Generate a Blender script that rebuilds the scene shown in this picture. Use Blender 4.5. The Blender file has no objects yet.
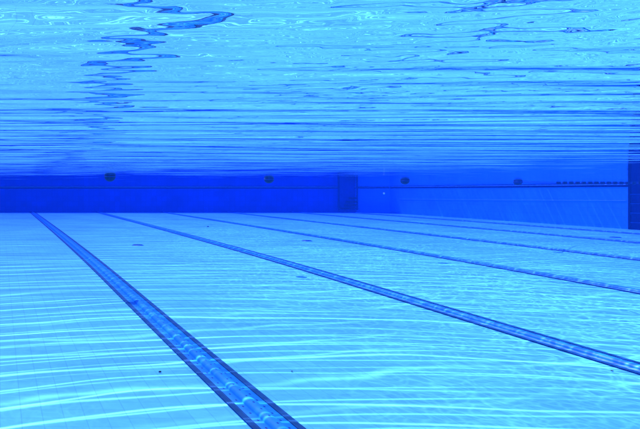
import bpy, bmesh, math, random
import numpy as np
from mathutils import Vector
random.seed(7); rng = np.random.default_rng(11)
S = bpy.context.scene; C = S.collection
R = math.radians

# ------------------------------------------------------------------ helpers
def link(name, me, mat=None, parent=None):
    o = bpy.data.objects.new(name, me); C.objects.link(o)
    if mat: me.materials.append(mat)
    if parent: o.parent = parent
    return o
def mesh(name, verts, faces, mat, parent=None, smooth=False):
    me = bpy.data.meshes.new(name); me.from_pydata([tuple(v) for v in verts], [], faces); me.update()
    if smooth: me.polygons.foreach_set('use_smooth', [True]*len(me.polygons))
    return link(name, me, mat, parent)
def from_bm(name, bm, mat, parent=None, smooth=False):
    me = bpy.data.meshes.new(name); bm.to_mesh(me); bm.free()
    if smooth: me.polygons.foreach_set('use_smooth', [True]*len(me.polygons))
    return link(name, me, mat, parent)
def box(name, lo, hi, mat, parent=None, bevel=0.0):
    bm = bmesh.new(); bmesh.ops.create_cube(bm, size=1)
    for v in bm.verts:
        v.co = Vector([(lo[i]+hi[i])/2 + v.co[i]*(hi[i]-lo[i]) for i in range(3)])
    if bevel:
        bmesh.ops.bevel(bm, geom=bm.edges[:], offset=bevel, segments=2, affect='EDGES')
    return from_bm(name, bm, mat, parent)
def tube(name, pts, r, mat, parent=None, n=8):
    vs, fs = [], []
    P = [Vector(p) for p in pts]
    for i, p in enumerate(P):
        d = (P[min(i+1, len(P)-1)] - P[max(i-1, 0)]).normalized()
        a = d.cross(Vector((0, 0, 1)))
        if a.length < .01: a = d.cross(Vector((1, 0, 0)))
        a.normalize(); b = d.cross(a)
        for k in range(n):
            t = 2*math.pi*k/n; vs.append(p + a*math.cos(t)*r + b*math.sin(t)*r)
    for i in range(len(P)-1):
        for k in range(n):
            fs.append((i*n+k, i*n+(k+1) % n, (i+1)*n+(k+1) % n, (i+1)*n+k))
    fs.append(tuple(range(n))); fs.append(tuple((len(P)-1)*n+k for k in reversed(range(n))))
    return mesh(name, vs, fs, mat, parent, True)
def empty(name, loc):
    o = bpy.data.objects.new(name, None); C.objects.link(o); o.location = loc
    o.empty_display_size = .1
    return o
def tag(o, label=None, cat=None, group=None, kind=None):
    if label: o['label'] = label
    if cat: o['category'] = cat
    if group: o['group'] = group
    if kind: o['kind'] = kind
    return o

# ------------------------------------------------------------------ dimensions (camera is the origin, metres)
ZS = 0.154                       # still water level above the lens
XL, XR, YN, YF = -5.55, 14.45, -2.0, 23.0
FY = [-2.5, 1.5, 2.6, 4.0, 5.5, 7.0, 8.5, 10.0, 13.0, 16.0, 19.5, 23.0]
FH = [1.10, 1.075, 1.065, 1.035, 1.0, .962, .935, .915, .885, .862, .84, .815]
def fz(y): return -float(np.interp(y, FY, FH))
ysamp = np.linspace(-2.3, 23.4, 220)
# smooth profile
_k = np.array([-np.interp(np.linspace(y-1.0, y+1.0, 21), FY, FH).mean() for y in ysamp])
def fz(y): return float(np.interp(y, ysamp, _k))

# ------------------------------------------------------------------ materials
def nodes(name):
    m = bpy.data.materials.new(name); m.use_nodes = True
    nt = m.node_tree; nt.nodes.clear()
    return m, nt
def N(nt, t, **kw):
    n = nt.nodes.new(t)
    for k, v in kw.items():
        if k in n.inputs.keys() if not isinstance(k, int) else False: n.inputs[k].default_value = v
        else: setattr(n, k, v)
    return n
def mth(nt, op, a, b=None, c=None, clamp=False):
    n = nt.nodes.new('ShaderNodeMath'); n.operation = op; n.use_clamp = clamp
    for i, v in enumerate((a, b, c)):
        if v is None: continue
        if isinstance(v, (int, float)): n.inputs[i].default_value = v
        else: nt.links.new(v, n.inputs[i])
    return n.outputs[0]
def tile_mat(name, col, rough=.45, tile=.1, grout=.86, var=.06, nscale=1.3, mottle=.08):
    """glazed tile: brick pattern in world metres, faint grout, tone differences from tile to tile"""
    m, nt = nodes(name); L = nt.links.new
    out = nt.nodes.new('ShaderNodeOutputMaterial'); b = nt.nodes.new('ShaderNodeBsdfPrincipled')
    L(b.outputs[0], out.inputs[0]); b.inputs['Roughness'].default_value = rough
    b.inputs['Specular IOR Level'].default_value = .12
    geo = nt.nodes.new('ShaderNodeNewGeometry')
    sep = nt.nodes.new('ShaderNodeSeparateXYZ'); L(geo.outputs['Position'], sep.inputs[0])
    # project: floors use x,y ; walls use (x+y),z
    sn = nt.nodes.new('ShaderNodeSeparateXYZ'); L(geo.outputs['True Normal'], sn.inputs[0])
    up = mth(nt, 'GREATER_THAN', mth(nt, 'ABSOLUTE', sn.outputs[2]), .6)
    inv = mth(nt, 'SUBTRACT', 1, up)
    u = mth(nt, 'ADD', sep.outputs[0], mth(nt, 'MULTIPLY', inv, sep.outputs[1]))
    v = mth(nt, 'ADD', mth(nt, 'MULTIPLY', up, sep.outputs[1]), mth(nt, 'MULTIPLY', inv, sep.outputs[2]))
    cb = nt.nodes.new('ShaderNodeCombineXYZ'); L(u, cb.inputs[0]); L(v, cb.inputs[1])
    br = nt.nodes.new('ShaderNodeTexBrick'); L(cb.outputs[0], br.inputs['Vector'])
    br.offset = 0; br.inputs['Scale'].default_value = 1
    br.inputs['Brick Width'].default_value = tile; br.inputs['Row Height'].default_value = tile
    br.inputs['Mortar Size'].default_value = tile*.03; br.inputs['Mortar Smooth'].default_value = .3
    c1 = [c*(1+var) for c in col]; c2 = [c*(1-var) for c in col]; cg = [c*grout for c in col]
    br.inputs['Color1'].default_value = (*c1, 1); br.inputs['Color2'].default_value = (*c2, 1); br.inputs['Mortar'].default_value = (*cg, 1)
    no = nt.nodes.new('ShaderNodeTexNoise'); L(geo.outputs['Position'], no.inputs['Vector'])
    no.inputs['Scale'].default_value = nscale; no.inputs['Detail'].default_value = 5
    mr = nt.nodes.new('ShaderNodeMapRange'); L(no.outputs[0], mr.inputs[0])
    mr.inputs[1].default_value = .3; mr.inputs[2].default_value = .7; mr.inputs[3].default_value = 1-mottle; mr.inputs[4].default_value = 1+mottle
    mx = nt.nodes.new('ShaderNodeVectorMath'); mx.operation = 'SCALE'
    L(br.outputs['Color'], mx.inputs[0]); L(mr.outputs[0], mx.inputs['Scale'])
    L(mx.outputs[0], b.inputs['Base Color'])
    return m
def plain(name, col, rough=.5, metal=0, var=.1, scale=20):
    m, nt = nodes(name); L = nt.links.new
    out = nt.nodes.new('ShaderNodeOutputMaterial'); b = nt.nodes.new('ShaderNodeBsdfPrincipled')
    L(b.outputs[0], out.inputs[0]); b.inputs['Roughness'].default_value = rough; b.inputs['Metallic'].default_value = metal; b.inputs['Specular IOR Level'].default_value = .15
    geo = nt.nodes.new('ShaderNodeNewGeometry'); no = nt.nodes.new('ShaderNodeTexNoise')
    L(geo.outputs['Position'], no.inputs['Vector']); no.inputs['Scale'].default_value = scale
    mr = nt.nodes.new('ShaderNodeMapRange'); L(no.outputs[0], mr.inputs[0])
    mr.inputs[1].default_value = .3; mr.inputs[2].default_value = .7; mr.inputs[3].default_value = 1-var; mr.inputs[4].default_value = 1+var
    mx = nt.nodes.new('ShaderNodeVectorMath'); mx.operation = 'SCALE'
    mx.inputs[0].default_value = col; L(mr.outputs[0], mx.inputs['Scale']); L(mx.outputs[0], b.inputs['Base Color'])
    return m

M_floor = tile_mat('pale_blue_floor_tile', (.12, .56, .90), tile=.1, grout=.82, var=.04, mottle=.09)
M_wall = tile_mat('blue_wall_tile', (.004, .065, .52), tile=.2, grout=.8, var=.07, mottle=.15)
M_wall_lit = tile_mat('lit_wall_tile', (.10, .50, .93), tile=.2, grout=.85, var=.04, mottle=.1)  # same tile as M_wall, light on the wall put into a paler colour
M_band = plain('lane_blue_tile', (.014, .25, .85), .4, var=.08, scale=30)
M_edge = tile_mat('navy_edge_tile', (.003, .05, .16), tile=.05, grout=1.5, var=.15)
M_dark = tile_mat('navy_waterline_tile', (.001, .006, .05), tile=.1, grout=1.4, var=.15)
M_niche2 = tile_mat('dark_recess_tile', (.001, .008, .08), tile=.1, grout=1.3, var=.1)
M_niche = tile_mat('navy_niche_tile', (.002, .03, .29), tile=.1, grout=1.3, var=.1)
M_line = plain('pale_joint_and_glint', (.45, .75, .95), .5)  # wall joint, and the painted light line at the water's edge
M_steel = plain('dark_steel', (.002, .008, .03), .5, 0)
M_rail = plain('blue_steel', (.002, .016, .12), .5)
M_float = plain('dark_float_plastic', (.012, .05, .09), .6, var=.25, scale=60)
M_rope = plain('blue_rope', (.02, .08, .35), .8)
M_pale = plain('pale_bead', (.5, .65, .9), .5)
M_deck = tile_mat('deck_tile', (.42, .38, .32), rough=.7, tile=.3)
M_speck = plain('dark_debris', (.02, .025, .03), .8)
M_inlet = plain('blue_plate', (.02, .20, .62), .5)
M_bubble = plain('pale_scrap', (.6, .75, .9), .6)

# rows of small dark dimples in the lane band tiles
m, nt = M_band, M_band.node_tree; L = nt.links.new
tc = nt.nodes.new('ShaderNodeTexCoord'); sp = nt.nodes.new('ShaderNodeSeparateXYZ'); L(tc.outputs['Object'], sp.inputs[0])
def cell(x, w, off=0.0):
    a = mth(nt, 'ADD', mth(nt, 'DIVIDE', x, w), off)
    return mth(nt, 'MULTIPLY', mth(nt, 'SUBTRACT', mth(nt, 'FRACT', a), .5), w)
cx = cell(sp.outputs[0], .052, 0.5); cy = cell(sp.outputs[1], .085)
rr = mth(nt, 'SQRT', mth(nt, 'ADD', mth(nt, 'POWER', mth(nt, 'ABSOLUTE', cx), 2), mth(nt, 'MULTIPLY', mth(nt, 'POWER', mth(nt, 'ABSOLUTE', cy), 2), .35)))
dot = mth(nt, 'LESS_THAN', rr, .0052)
inner = mth(nt, 'LESS_THAN', mth(nt, 'ABSOLUTE', sp.outputs[0]), .062)
dot = mth(nt, 'MULTIPLY', dot, inner)
bs = [n for n in nt.nodes if n.type == 'BSDF_PRINCIPLED'][0]
src = bs.inputs['Base Color'].links[0].from_socket
mix = nt.nodes.new('ShaderNodeMix'); mix.data_type = 'RGBA'
L(dot, mix.inputs['Factor']); L(src, mix.inputs['A']); mix.inputs['B'].default_value = (.008, .03, .2, 1)
L(mix.outputs['Result'], bs.inputs['Base Color'])

# water surface: Fresnel between mirror and a clear sheet; a caustic light net is painted into its tint
M_water, nt = nodes('water_surface'); L = nt.links.new
out = nt.nodes.new('ShaderNodeOutputMaterial')
fr = nt.nodes.new('ShaderNodeFresnel'); fr.inputs[0].default_value = 1.333
gl = nt.nodes.new('ShaderNodeBsdfGlossy'); gl.inputs['Roughness'].default_value = 0.0; gl.inputs['Color'].default_value = (1, 1, 1, 1)
tr = nt.nodes.new('ShaderNodeBsdfTransparent')
mxs = nt.nodes.new('ShaderNodeMixShader')
L(fr.outputs[0], mxs.inputs[0]); L(tr.outputs[0], mxs.inputs[1]); L(gl.outputs[0], mxs.inputs[2]); L(mxs.outputs[0], out.inputs[0])
geo = nt.nodes.new('ShaderNodeNewGeometry'); sp = nt.nodes.new('ShaderNodeSeparateXYZ'); L(geo.outputs['Position'], sp.inputs[0])
X, Y = sp.outputs[0], sp.outputs[1]
def noise(vx, vy, scale, detail=1.5, z=0.0):
    c = nt.nodes.new('ShaderNodeCombineXYZ')
    for i, v in enumerate((vx, vy, z)):
        if isinstance(v, (int, float)): c.inputs[i].default_value = v
        else: L(v, c.inputs[i])
    n = nt.nodes.new('ShaderNodeTexNoise'); L(c.outputs[0], n.inputs['Vector'])
    n.inputs['Scale'].default_value = scale; n.inputs['Detail'].default_value = detail
    return n.outputs[0]
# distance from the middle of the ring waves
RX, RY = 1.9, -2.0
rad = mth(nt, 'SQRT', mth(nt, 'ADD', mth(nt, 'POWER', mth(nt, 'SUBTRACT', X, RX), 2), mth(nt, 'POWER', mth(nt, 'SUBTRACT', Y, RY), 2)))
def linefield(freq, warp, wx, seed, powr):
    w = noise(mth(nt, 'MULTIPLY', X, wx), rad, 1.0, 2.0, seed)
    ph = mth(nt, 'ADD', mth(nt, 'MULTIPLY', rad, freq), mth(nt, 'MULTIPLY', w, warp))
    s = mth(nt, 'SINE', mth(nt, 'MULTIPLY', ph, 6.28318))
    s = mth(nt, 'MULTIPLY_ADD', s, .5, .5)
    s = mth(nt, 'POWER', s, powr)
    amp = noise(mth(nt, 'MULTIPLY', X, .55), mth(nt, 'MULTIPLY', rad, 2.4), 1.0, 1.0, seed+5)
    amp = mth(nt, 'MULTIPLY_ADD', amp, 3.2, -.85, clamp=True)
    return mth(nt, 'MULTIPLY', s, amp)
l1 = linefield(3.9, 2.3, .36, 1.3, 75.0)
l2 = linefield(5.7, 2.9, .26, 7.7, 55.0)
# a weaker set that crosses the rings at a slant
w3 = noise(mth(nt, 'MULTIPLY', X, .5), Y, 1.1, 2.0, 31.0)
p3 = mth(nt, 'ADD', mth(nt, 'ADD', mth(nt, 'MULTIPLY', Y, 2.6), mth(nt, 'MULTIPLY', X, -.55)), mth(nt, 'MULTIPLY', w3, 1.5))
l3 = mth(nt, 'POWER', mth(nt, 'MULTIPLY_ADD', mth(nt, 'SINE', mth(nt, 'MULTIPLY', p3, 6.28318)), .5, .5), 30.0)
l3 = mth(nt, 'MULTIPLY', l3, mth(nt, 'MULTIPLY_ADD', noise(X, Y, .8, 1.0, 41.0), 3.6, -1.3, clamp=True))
# soft broad bright and dim areas of the painted light
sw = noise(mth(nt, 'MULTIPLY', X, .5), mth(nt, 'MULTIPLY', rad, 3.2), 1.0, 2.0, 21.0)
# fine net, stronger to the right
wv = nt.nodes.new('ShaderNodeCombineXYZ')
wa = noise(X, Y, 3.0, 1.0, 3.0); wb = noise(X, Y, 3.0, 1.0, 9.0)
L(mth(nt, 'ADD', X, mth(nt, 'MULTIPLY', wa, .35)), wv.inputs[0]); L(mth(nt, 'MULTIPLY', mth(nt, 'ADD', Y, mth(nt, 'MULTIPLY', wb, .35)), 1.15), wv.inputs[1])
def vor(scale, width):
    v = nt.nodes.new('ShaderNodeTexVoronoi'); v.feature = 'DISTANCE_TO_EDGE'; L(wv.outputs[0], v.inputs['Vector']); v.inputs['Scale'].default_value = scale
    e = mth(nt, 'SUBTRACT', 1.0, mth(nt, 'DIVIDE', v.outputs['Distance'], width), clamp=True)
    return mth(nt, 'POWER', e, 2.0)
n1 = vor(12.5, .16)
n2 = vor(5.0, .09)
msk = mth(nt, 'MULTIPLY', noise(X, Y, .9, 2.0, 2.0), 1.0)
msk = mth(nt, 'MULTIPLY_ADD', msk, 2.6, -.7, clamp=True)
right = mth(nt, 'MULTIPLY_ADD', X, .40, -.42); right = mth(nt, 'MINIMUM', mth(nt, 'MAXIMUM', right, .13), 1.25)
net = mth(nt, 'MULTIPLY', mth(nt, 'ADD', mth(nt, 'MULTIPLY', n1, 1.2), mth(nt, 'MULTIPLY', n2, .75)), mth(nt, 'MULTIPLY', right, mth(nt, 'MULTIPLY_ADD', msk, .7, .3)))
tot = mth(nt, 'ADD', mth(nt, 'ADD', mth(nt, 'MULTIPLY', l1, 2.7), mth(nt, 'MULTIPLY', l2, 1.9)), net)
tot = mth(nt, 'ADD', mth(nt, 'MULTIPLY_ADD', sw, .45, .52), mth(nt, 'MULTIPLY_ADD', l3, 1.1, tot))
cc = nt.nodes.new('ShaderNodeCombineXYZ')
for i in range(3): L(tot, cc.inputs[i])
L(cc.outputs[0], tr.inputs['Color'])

# ------------------------------------------------------------------ water surface mesh: real waves
def axis(segs):
    a = []
    for lo, hi, st in segs: a += list(np.arange(lo, hi-1e-6, st))
    a.append(segs[-1][1]); return np.array(a)
xs = axis([(XL, -.4, .05), (-.4, 2.4, .0075), (2.4, 2.8, .012), (2.8, 3.6, .02), (3.6, XR, .04)])
ys = axis([(YN, .25, .05), (.25, .45, .006), (.45, 2.4, .0032), (2.4, 6.0, .008), (6.0, 12.0, .016), (12.0, YF, .03)])
XX, YY = np.meshgrid(xs, ys)
Z = np.zeros_like(XX)
def waves(n, l0, l1, slope, spread, mean=0.0):
    global Z
    lam = np.exp(rng.uniform(np.log(l0), np.log(l1), n))
    for la in lam:
        k = 2*math.pi/la; th = rng.normal(mean, spread)
        a = slope*math.sqrt(2.0/n)/k
        ph = rng.uniform(0, 6.283)
        Z += a*np.sin(k*(XX*math.sin(th) + YY*math.cos(th)) + ph)
waves(34, .018, .046, .016, R(16))
waves(10, .07, .18, .006, R(12))
waves(28, .020, .048, .0095, R(22), R(70))
waves(8, .15, .5, .0025, R(25), R(70))
DD = np.sqrt(XX**2*.5 + YY**2)
Z *= .04 + .96/(1+(DD/1.35)**3.2)
ZA = Z; Z = np.zeros_like(XX)
# long-crested ripples that carry on down the pool
waves(22, .040, .11, .026, R(3.5), R(1.0))
waves(16, .12, .34, .019, R(3.0), R(-1.5))
RR = np.sqrt((XX-RX)**2 + (YY-RY)**2)
for la, sl_ in ((.16, .006), (.11, .006), (.25, .006), (.34, .005)):
    k = 2*math.pi/la; Z += sl_*1.41/k*np.sin(k*RR + rng.uniform(0, 6.28))
Z *= .27 + .73/(1+(DD/3.6)**3.0)
Z = Z + ZA
Z += ZS
ny, nx = XX.shape
co = np.stack([XX, YY, Z], -1).reshape(-1, 3)
ii = np.arange(ny-1)[:, None]*nx + np.arange(nx-1)[None, :]
qf = np.stack([ii, ii+1, ii+nx+1, ii+nx], -1).reshape(-1, 4)
me = bpy.data.meshes.new('water'); me.vertices.add(len(co)); me.vertices.foreach_set('co', co.astype(np.float32).ravel())
me.loops.add(qf.size); me.loops.foreach_set('vertex_index', qf.astype(np.int32).ravel())
me.polygons.add(len(qf)); me.polygons.foreach_set('loop_start', np.arange(0, qf.size, 4, dtype=np.int32))
me.polygons.foreach_set('loop_total', np.full(len(qf), 4, dtype=np.int32))
me.polygons.foreach_set('use_smooth', np.ones(len(qf), dtype=bool)); me.update()
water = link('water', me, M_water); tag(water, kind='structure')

# ------------------------------------------------------------------ basin
vs, fs = [], []
for y in ysamp: vs += [(XL-.2, y, fz(y)), (XR+.2, y, fz(y))]
for i in range(len(ysamp)-1): fs.append((2*i, 2*i+1, 2*i+3, 2*i+2))
floor = mesh('pool_floor', vs, fs, M_floor, smooth=True); tag(floor, kind='structure')

ZT = ZS + .32; ZB = -1.4
CH = 12.64+1.0                     # far wall ends, chamfered corner starts
def wall(name, a, b, mat, label, band=True, line=None, t=.3):
    """inner face from a to b (pool on the left side of a->b when looking along), real thickness outwards"""
    a = Vector((*a, 0)); b = Vector((*b, 0)); d = (b-a).normalized(); n = Vector((-d.y, d.x, 0))   # outward
    root = empty(name, (a.x, a.y, ZB)); off = Vector((a.x, a.y, ZB))
    def slab(nm, o0, o1, z0, z1, m, s0=0.0, s1=0.0):
        q = [a+d*s0+n*o0, b-d*s1+n*o0, b-d*s1+n*o1, a+d*s0+n*o1]
        v = [Vector((p.x, p.y, z))-off for z in (z0, z1) for p in q]
        return mesh(nm, v, [(0, 1, 5, 4), (1, 2, 6, 5), (2, 3, 7, 6), (3, 0, 4, 7), (4, 5, 6, 7), (3, 2, 1, 0)], m, root)
    slab('tiled_face', 0, t, ZB, ZT, mat)
    slab('waterline_tile_band', -.003, -.0005, ZS-.062, ZS-.010, M_dark, .01, .01)
    slab('painted_meniscus_glint', -.004, -.0005, ZS-.0095, ZS+.0095, M_line, .01, .01)  # pale strip paints the line of light where water meets wall
    tag(root, label, 'pool wall')
    return root, a, d, n, off
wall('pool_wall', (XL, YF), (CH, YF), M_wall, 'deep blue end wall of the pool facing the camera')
wall('pool_wall', (CH, YF), (XR, YF-.75), M_wall_lit, 'short slanting corner wall just right of the far step ladder')
rw = wall('pool_wall', (XR, YF-.75), (XR, YN), M_wall_lit, 'brighter blue side wall along the right of the pool')
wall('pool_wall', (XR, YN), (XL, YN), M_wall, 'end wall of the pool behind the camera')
wall('pool_wall', (XL, YN), (XL, YF), M_wall_lit, 'blue side wall on the left, outside the view')
# pale joint line on the right wall
root, a, d, n, off = rw
pts = [(21.7, -.292), (17, -.255), (13.85, -.218)]
vs, fs = [], []
for y, z in pts:
    for dx, dz in ((-.0005, -.006), (-.004, -.006), (-.004, .006), (-.0005, .006)):
        vs.append(Vector((XR+dx, y, z+dz))-off)
for i in range(len(pts)-1):
    for k in range(4): fs.append((i*4+k, i*4+(k+1) % 4, i*4+4+(k+1) % 4, i*4+4+k))
mesh('joint_line', vs, fs, M_line, root)

# deck round the basin
for nm, lo, hi in (('deck', (-60, YF+.3, ZT-.2), (70, 80, ZT-.004)), ('deck', (-60, -60, ZT-.2), (70, YN-.3, ZT-.004)),
                   ('deck', (-60, YN-.3, ZT-.2), (XL-.3, YF+.3, ZT-.004)), ('deck', (XR+.3, YN-.3, ZT-.2), (70, YF+.3, ZT-.004))):
    tag(box(nm, lo, hi, M_deck), kind='structure')

# ------------------------------------------------------------------ lane markings
def strip(name, x0, x1, y0, y1, lift, mat, parent, X0, prof=None):
    n = 160; yy = np.linspace(y0, y1, n); vs, fs = [], []
    xs_ = [(x0, 0), (x1, 0)] if prof is None else prof
    w = len(xs_)
    for y in yy:
        for x, dz in xs_: vs.append((x, y, fz(y)+lift+dz))
    for i in range(n-1):
        for k in range(w-1): fs.append((i*w+k, i*w+k+1, (i+1)*w+k+1, (i+1)*w+k))
    return mesh(name, vs, fs, mat, parent, prof is not None)
lanes = [(1.24, 'widest lane marking, running to the bottom of the picture left of centre'),
         (3.755, 'second lane marking from the left, leaving the right edge low down'),
         (6.26, 'third lane marking from the left, leaving the right edge at mid height of the floor'),
         (8.74, 'thin fourth lane marking from the left on the pale pool floor'),
         (11.2, 'thin fifth lane marking, the second one out from the right wall'),
         (13.2, 'thinnest lane marking, the one next to the right wall'),
         (-1.26, 'first lane marking left of the view'), (-3.76, 'second lane marking left of the view')]
HW = .118; EW = .036
for x, lab in lanes:
    root = empty('lane_marking', (x, 0, 0)); tag(root, lab, 'lane marking', 'dark edged blue lane markings on the pool floor')
    rib = [(-HW, 0), (-.036, 0)] + [(-.036*math.cos(t), .022*math.sin(t)) for t in np.linspace(.25, math.pi-.25, 9)] + [(.036, 0), (HW, 0)]
    strip('centre_band', -HW, HW, YN+.5, YF-.02, .004, M_band, root, x, rib)
    strip('edge_stripe', -HW, -HW+EW, YN+.5, YF-.02, .008, M_edge, root, x)
    strip('edge_stripe', HW-EW, HW, YN+.5, YF-.02, .008, M_edge, root, x)

# ------------------------------------------------------------------ floor inlets (flat slotted plates)
def inlet(x, y, w, lab):
    r = empty('floor_inlet', (x, y, fz(y)))
    bm = bmesh.new(); bmesh.ops.create_cone(bm, cap_ends=True, segments=32, radius1=w/2, radius2=w/2*.85, depth=.008)
    for v in bm.verts: v.co.z += .006
    from_bm('cover_plate', bm, M_inlet, r)
    for k in range(-2, 3):
        l = math.sqrt(max(0, (w*.38)**2-(k*.03)**2))
        box('slot', (-l, k*.03-.006, .0101), (l, k*.03+.006, .013), M_rope, r)
    tag(r, lab, 'floor inlet', 'round inlets in the pool floor')
inlet(2.32, 10.1, .20, 'small dark inlet between the widest and second lane markings')
inlet(5.57, 10.9, .19, 'small dark inlet between the second and third lane markings')
inlet(11.9, 11.6, .18, 'small dark inlet near the right edge beyond the fourth lane marking')

# ------------------------------------------------------------------ specks of debris
for i, (px, py, s, lab) in enumerate(((160, 372.5, .016, 'dark speck of debris on the floor left of the widest lane marking'),
                        (292, 372, .010, 'tiny dark speck on the floor right of the widest lane marking'),
                        (612, 371.5, .012, 'tiny dark speck low on the right below the second lane marking'),
                        (208, 227, .05, 'small dark speck far off between the second and third lane markings'))):
    y = 3.5
    for _ in range(60): y = 600*(-fz(y))/(py-191)
    bm = bmesh.new(); bmesh.ops.create_icosphere(bm, subdivisions=2, radius=s/2)
    for v in bm.verts:
        f = random.uniform(.7, 1.2); v.co = Vector((v.co.x*f*1.2, v.co.y*f, v.co.z*f*.5))
    o = from_bm('debris_speck', bm, M_speck, None, True); o.location = (px*y/600, y, fz(y)+.004+s*.15)
    tag(o, lab, 'debris', 'dark specks lying on the pool floor')

# ------------------------------------------------------------------ floats
fl = [(110, 6.0, .055, 'leftmost and largest dark round float hanging at the water surface'),
      (269, 7.4, .055, 'second dark round float from the left, before the dark end wall'),
      (405, 8.5, .056, 'dark bowl-shaped float just right of the step ladder, before the side wall'),
      (518, 9.7, .058, 'rightmost dark round float, touching the waterline before the side wall')]
def float_ball(x, y, r, lab):
    root = empty('float', (x, y, ZS-.01))
    bm = bmesh.new(); bmesh.ops.create_uvsphere(bm, u_segments=28, v_segments=18, radius=r)
    for v in bm.verts: v.co.z *= .92
    from_bm('float_ball', bm, M_float, root, True)
    bm = bmesh.new()   # moulded seam ring
    n, k = 32, 8
    vs = [[bm.verts.new(((r*.995+.004*math.cos(b))*math.cos(a_), (r*.995+.004*math.cos(b))*math.sin(a_), .004*math.sin(b))) for b in np.linspace(0, 2*math.pi, k, endpoint=False)] for a_ in np.linspace(0, 2*math.pi, n, endpoint=False)]
    for i in range(n):
        for j in range(k): bm.faces.new((vs[i][j], vs[(i+1) % n][j], vs[(i+1) % n][(j+1) % k], vs[i][(j+1) % k]))
    from_bm('seam_ring', bm, M_rope, root, True)
    tag(root, lab, 'float', 'dark round floats at the water surface')
P = []
for px, y, r, lab in fl:
    float_ball(px*y/600, y, r, lab); P.append((px*y/600, y))
# beaded line from the last float to the right wall
root = empty('beaded_rope', (P[-1][0], P[-1][1], ZS))
o0 = Vector((P[-1][0], P[-1][1], ZS)); e = Vector((XR, 11.3, ZS))
path = [Vector((P[-1][0]+.06, P[-1][1], ZS-.01)), Vector((9.5, 10.6, ZS-.012)), Vector((10.1, 10.95, ZS-.012)), Vector((12, 11.1, ZS-.012)), e-Vector((.0, 0, .012))]
tube('cord', [p-o0 for p in path], .005, M_rope, root)
x = 10.2; k = 0
while x < XR-.1:
    y = float(np.interp(x, [10.1, 12, XR], [10.95, 11.1, 11.3]))
    bm = bmesh.new(); bmesh.ops.create_cone(bm, cap_ends=True, segments=14, radius1=.024, radius2=.024, depth=.06)
    bmesh.ops.bevel(bm, geom=bm.edges[:], offset=.006, segments=1, affect='EDGES')
    for v in bm.verts: v.co = Vector((v.co.z, v.co.x, v.co.y)) + Vector((x, y, ZS-.012)) - o0
    from_bm('bead', bm, M_float, root); x += .125; k += 1
tag(root, 'beaded cord floating at the waterline in front of the right wall', 'float line')

# ------------------------------------------------------------------ far step ladder in its dark recess
root = empty('step_ladder', (12.95, YF, fz(YF)))
def lb(nm, x0, x1, y0, y1, z0, z1, m, bev=0):
    o = Vector((12.95, YF, fz(YF)))
    return box(nm, Vector((x0, y0, z0))-o, Vector((x1, y1, z1))-o, m, root, bev)
lb('back_panel', 12.95, 13.58, YF-.03, YF-.006, fz(YF)+.19, ZT+.002, M_niche)
lb('side_rail', 12.90, 12.945, YF-.16, YF-.115, fz(YF)+.09, ZT+.3, M_rail, .008)
lb('side_rail', 13.585, 13.63, YF-.16, YF-.115, fz(YF)+.09, ZT+.3, M_rail, .008)
for z, w in ((-.66, .64), (-.54, .40), (-.41, .36), (-.27, .24)):
    lb('tread', 13.585-w, 13.583, YF-.20, YF-.032, z-.027, z+.027, M_steel, .006)
tag(root, 'dark step ladder with rails and treads at the right end of the far wall', 'ladder')

# near step block on the right wall, cut by the picture's edge
y1 = 13.76; y0 = 12.2; x0 = XR-.06
root = empty('wall_steps', (XR, y1, fz(y1)))
def wb(nm, lo, hi, m, bev=0):
    o = Vector((XR, y1, fz(y1)))
    return box(nm, Vector(lo)-o, Vector(hi)-o, m, root, bev)
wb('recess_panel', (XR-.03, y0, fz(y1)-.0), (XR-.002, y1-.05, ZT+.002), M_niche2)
wb('post', (XR-.055, y1-.05, fz(y1)), (XR-.002, y1, ZT+.25), M_steel, .006)
wb('post', (XR-.055, y0-.05, fz(y0)-.0), (XR-.002, y0, ZT+.25), M_steel, .006)
z = -.075
while z > -.85:
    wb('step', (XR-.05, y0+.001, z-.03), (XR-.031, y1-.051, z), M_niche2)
    wb('step_nosing', (XR-.052, y0+.003, z+.0005), (XR-.033, y1-.053, z+.006), M_inlet)
    z -= .215
tag(root, 'dark blue step recess in the right wall, cut off by the picture edge', 'steps')

# tiny pale scrap floating below the surface
bm = bmesh.new(); bmesh.ops.create_icosphere(bm, subdivisions=2, radius=.014)
for v in bm.verts: v.co = Vector((v.co.x*random.uniform(.8, 1.2), v.co.y*.6, v.co.z*random.uniform(.7, 1.1)))
o = from_bm('drifting_scrap', bm, M_bubble, None, True); o.location = (384*9/600, 9, -2.5*9/600)
tag(o, 'tiny pale scrap drifting under the waterline right of the step ladder', 'scrap')

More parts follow.
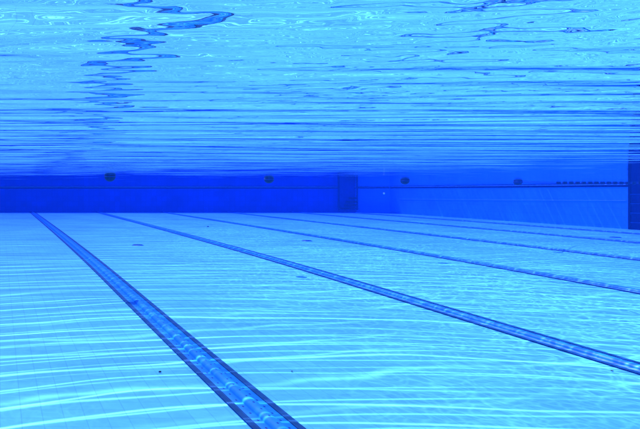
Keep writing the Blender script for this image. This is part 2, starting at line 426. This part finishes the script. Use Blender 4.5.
# ------------------------------------------------------------------ the water's own haze
M_haze, nt = nodes('water_haze'); out = nt.nodes.new('ShaderNodeOutputMaterial'); pv = nt.nodes.new('ShaderNodeVolumePrincipled')
nt.links.new(pv.outputs[0], out.inputs['Volume'])
pv.inputs['Density'].default_value = .1
def setvol(ss, sa, d=.1):
    col = [s/d for s in ss]; ab = [(1 - a_/(d*(1-c)))**2 for a_, c in zip(sa, col)]
    pv.inputs['Color'].default_value = (*col, 1); pv.inputs['Absorption Color'].default_value = (*ab, 1)
setvol((.0003, .0025, .011), (.090, .070, .004))
pv.inputs['Blackbody Intensity'].default_value = 0; pv.inputs['Emission Strength'].default_value = 0
hz = box('haze', (XL-1, YN-1, -2.5), (XR+1, YF+1, ZT+.6), M_haze); tag(hz, kind='stuff'); hz['label'] = 'blue water haze filling the pool'

# ------------------------------------------------------------------ light
az = R(-7); el = R(60)           # sun ahead and to the left
sd = Vector((math.sin(az)*math.cos(el), math.cos(az)*math.cos(el), math.sin(el)))
sl = bpy.data.lights.new('sun', 'SUN'); sl.energy = 5.0; sl.angle = R(.5); sl.color = (1, .97, .92)
so = bpy.data.objects.new('sun', sl); C.objects.link(so); so.rotation_euler = sd.to_track_quat('Z', 'Y').to_euler(); so.location = (0, 0, 20)
W = bpy.data.worlds.new('World'); S.world = W; W.use_nodes = True; nt = W.node_tree
sky = nt.nodes.new('ShaderNodeTexSky'); sky.sky_type = 'NISHITA'; sky.sun_disc = False; sky.sun_elevation = el; sky.sun_rotation = az
bg = nt.nodes['Background']; bg.inputs[1].default_value = .12; nt.links.new(sky.outputs[0], bg.inputs[0])

# ------------------------------------------------------------------ camera
cam = bpy.data.cameras.new('camera'); co_ = bpy.data.objects.new('camera', cam); C.objects.link(co_)
co_.location = (0, 0, 0); co_.rotation_euler = (math.pi/2, 0, 0)
cam.sensor_width = 36; cam.lens = 33.75; cam.shift_x = .5; cam.shift_y = -23.5/640; cam.clip_start = .02; cam.clip_end = 500
S.camera = co_
S.view_settings.view_transform = 'Standard'; S.view_settings.look = 'None'; S.view_settings.exposure = 0.0; S.view_settings.gamma = 1
S.view_settings.use_curve_mapping = False
cy = S.cycles
cy.max_bounces = 10; cy.diffuse_bounces = 3; cy.glossy_bounces = 6; cy.transparent_max_bounces = 12; cy.volume_bounces = 1
cy.use_denoising = True; cy.denoiser = 'OPENIMAGEDENOISE'; cy.sample_clamp_indirect = 6
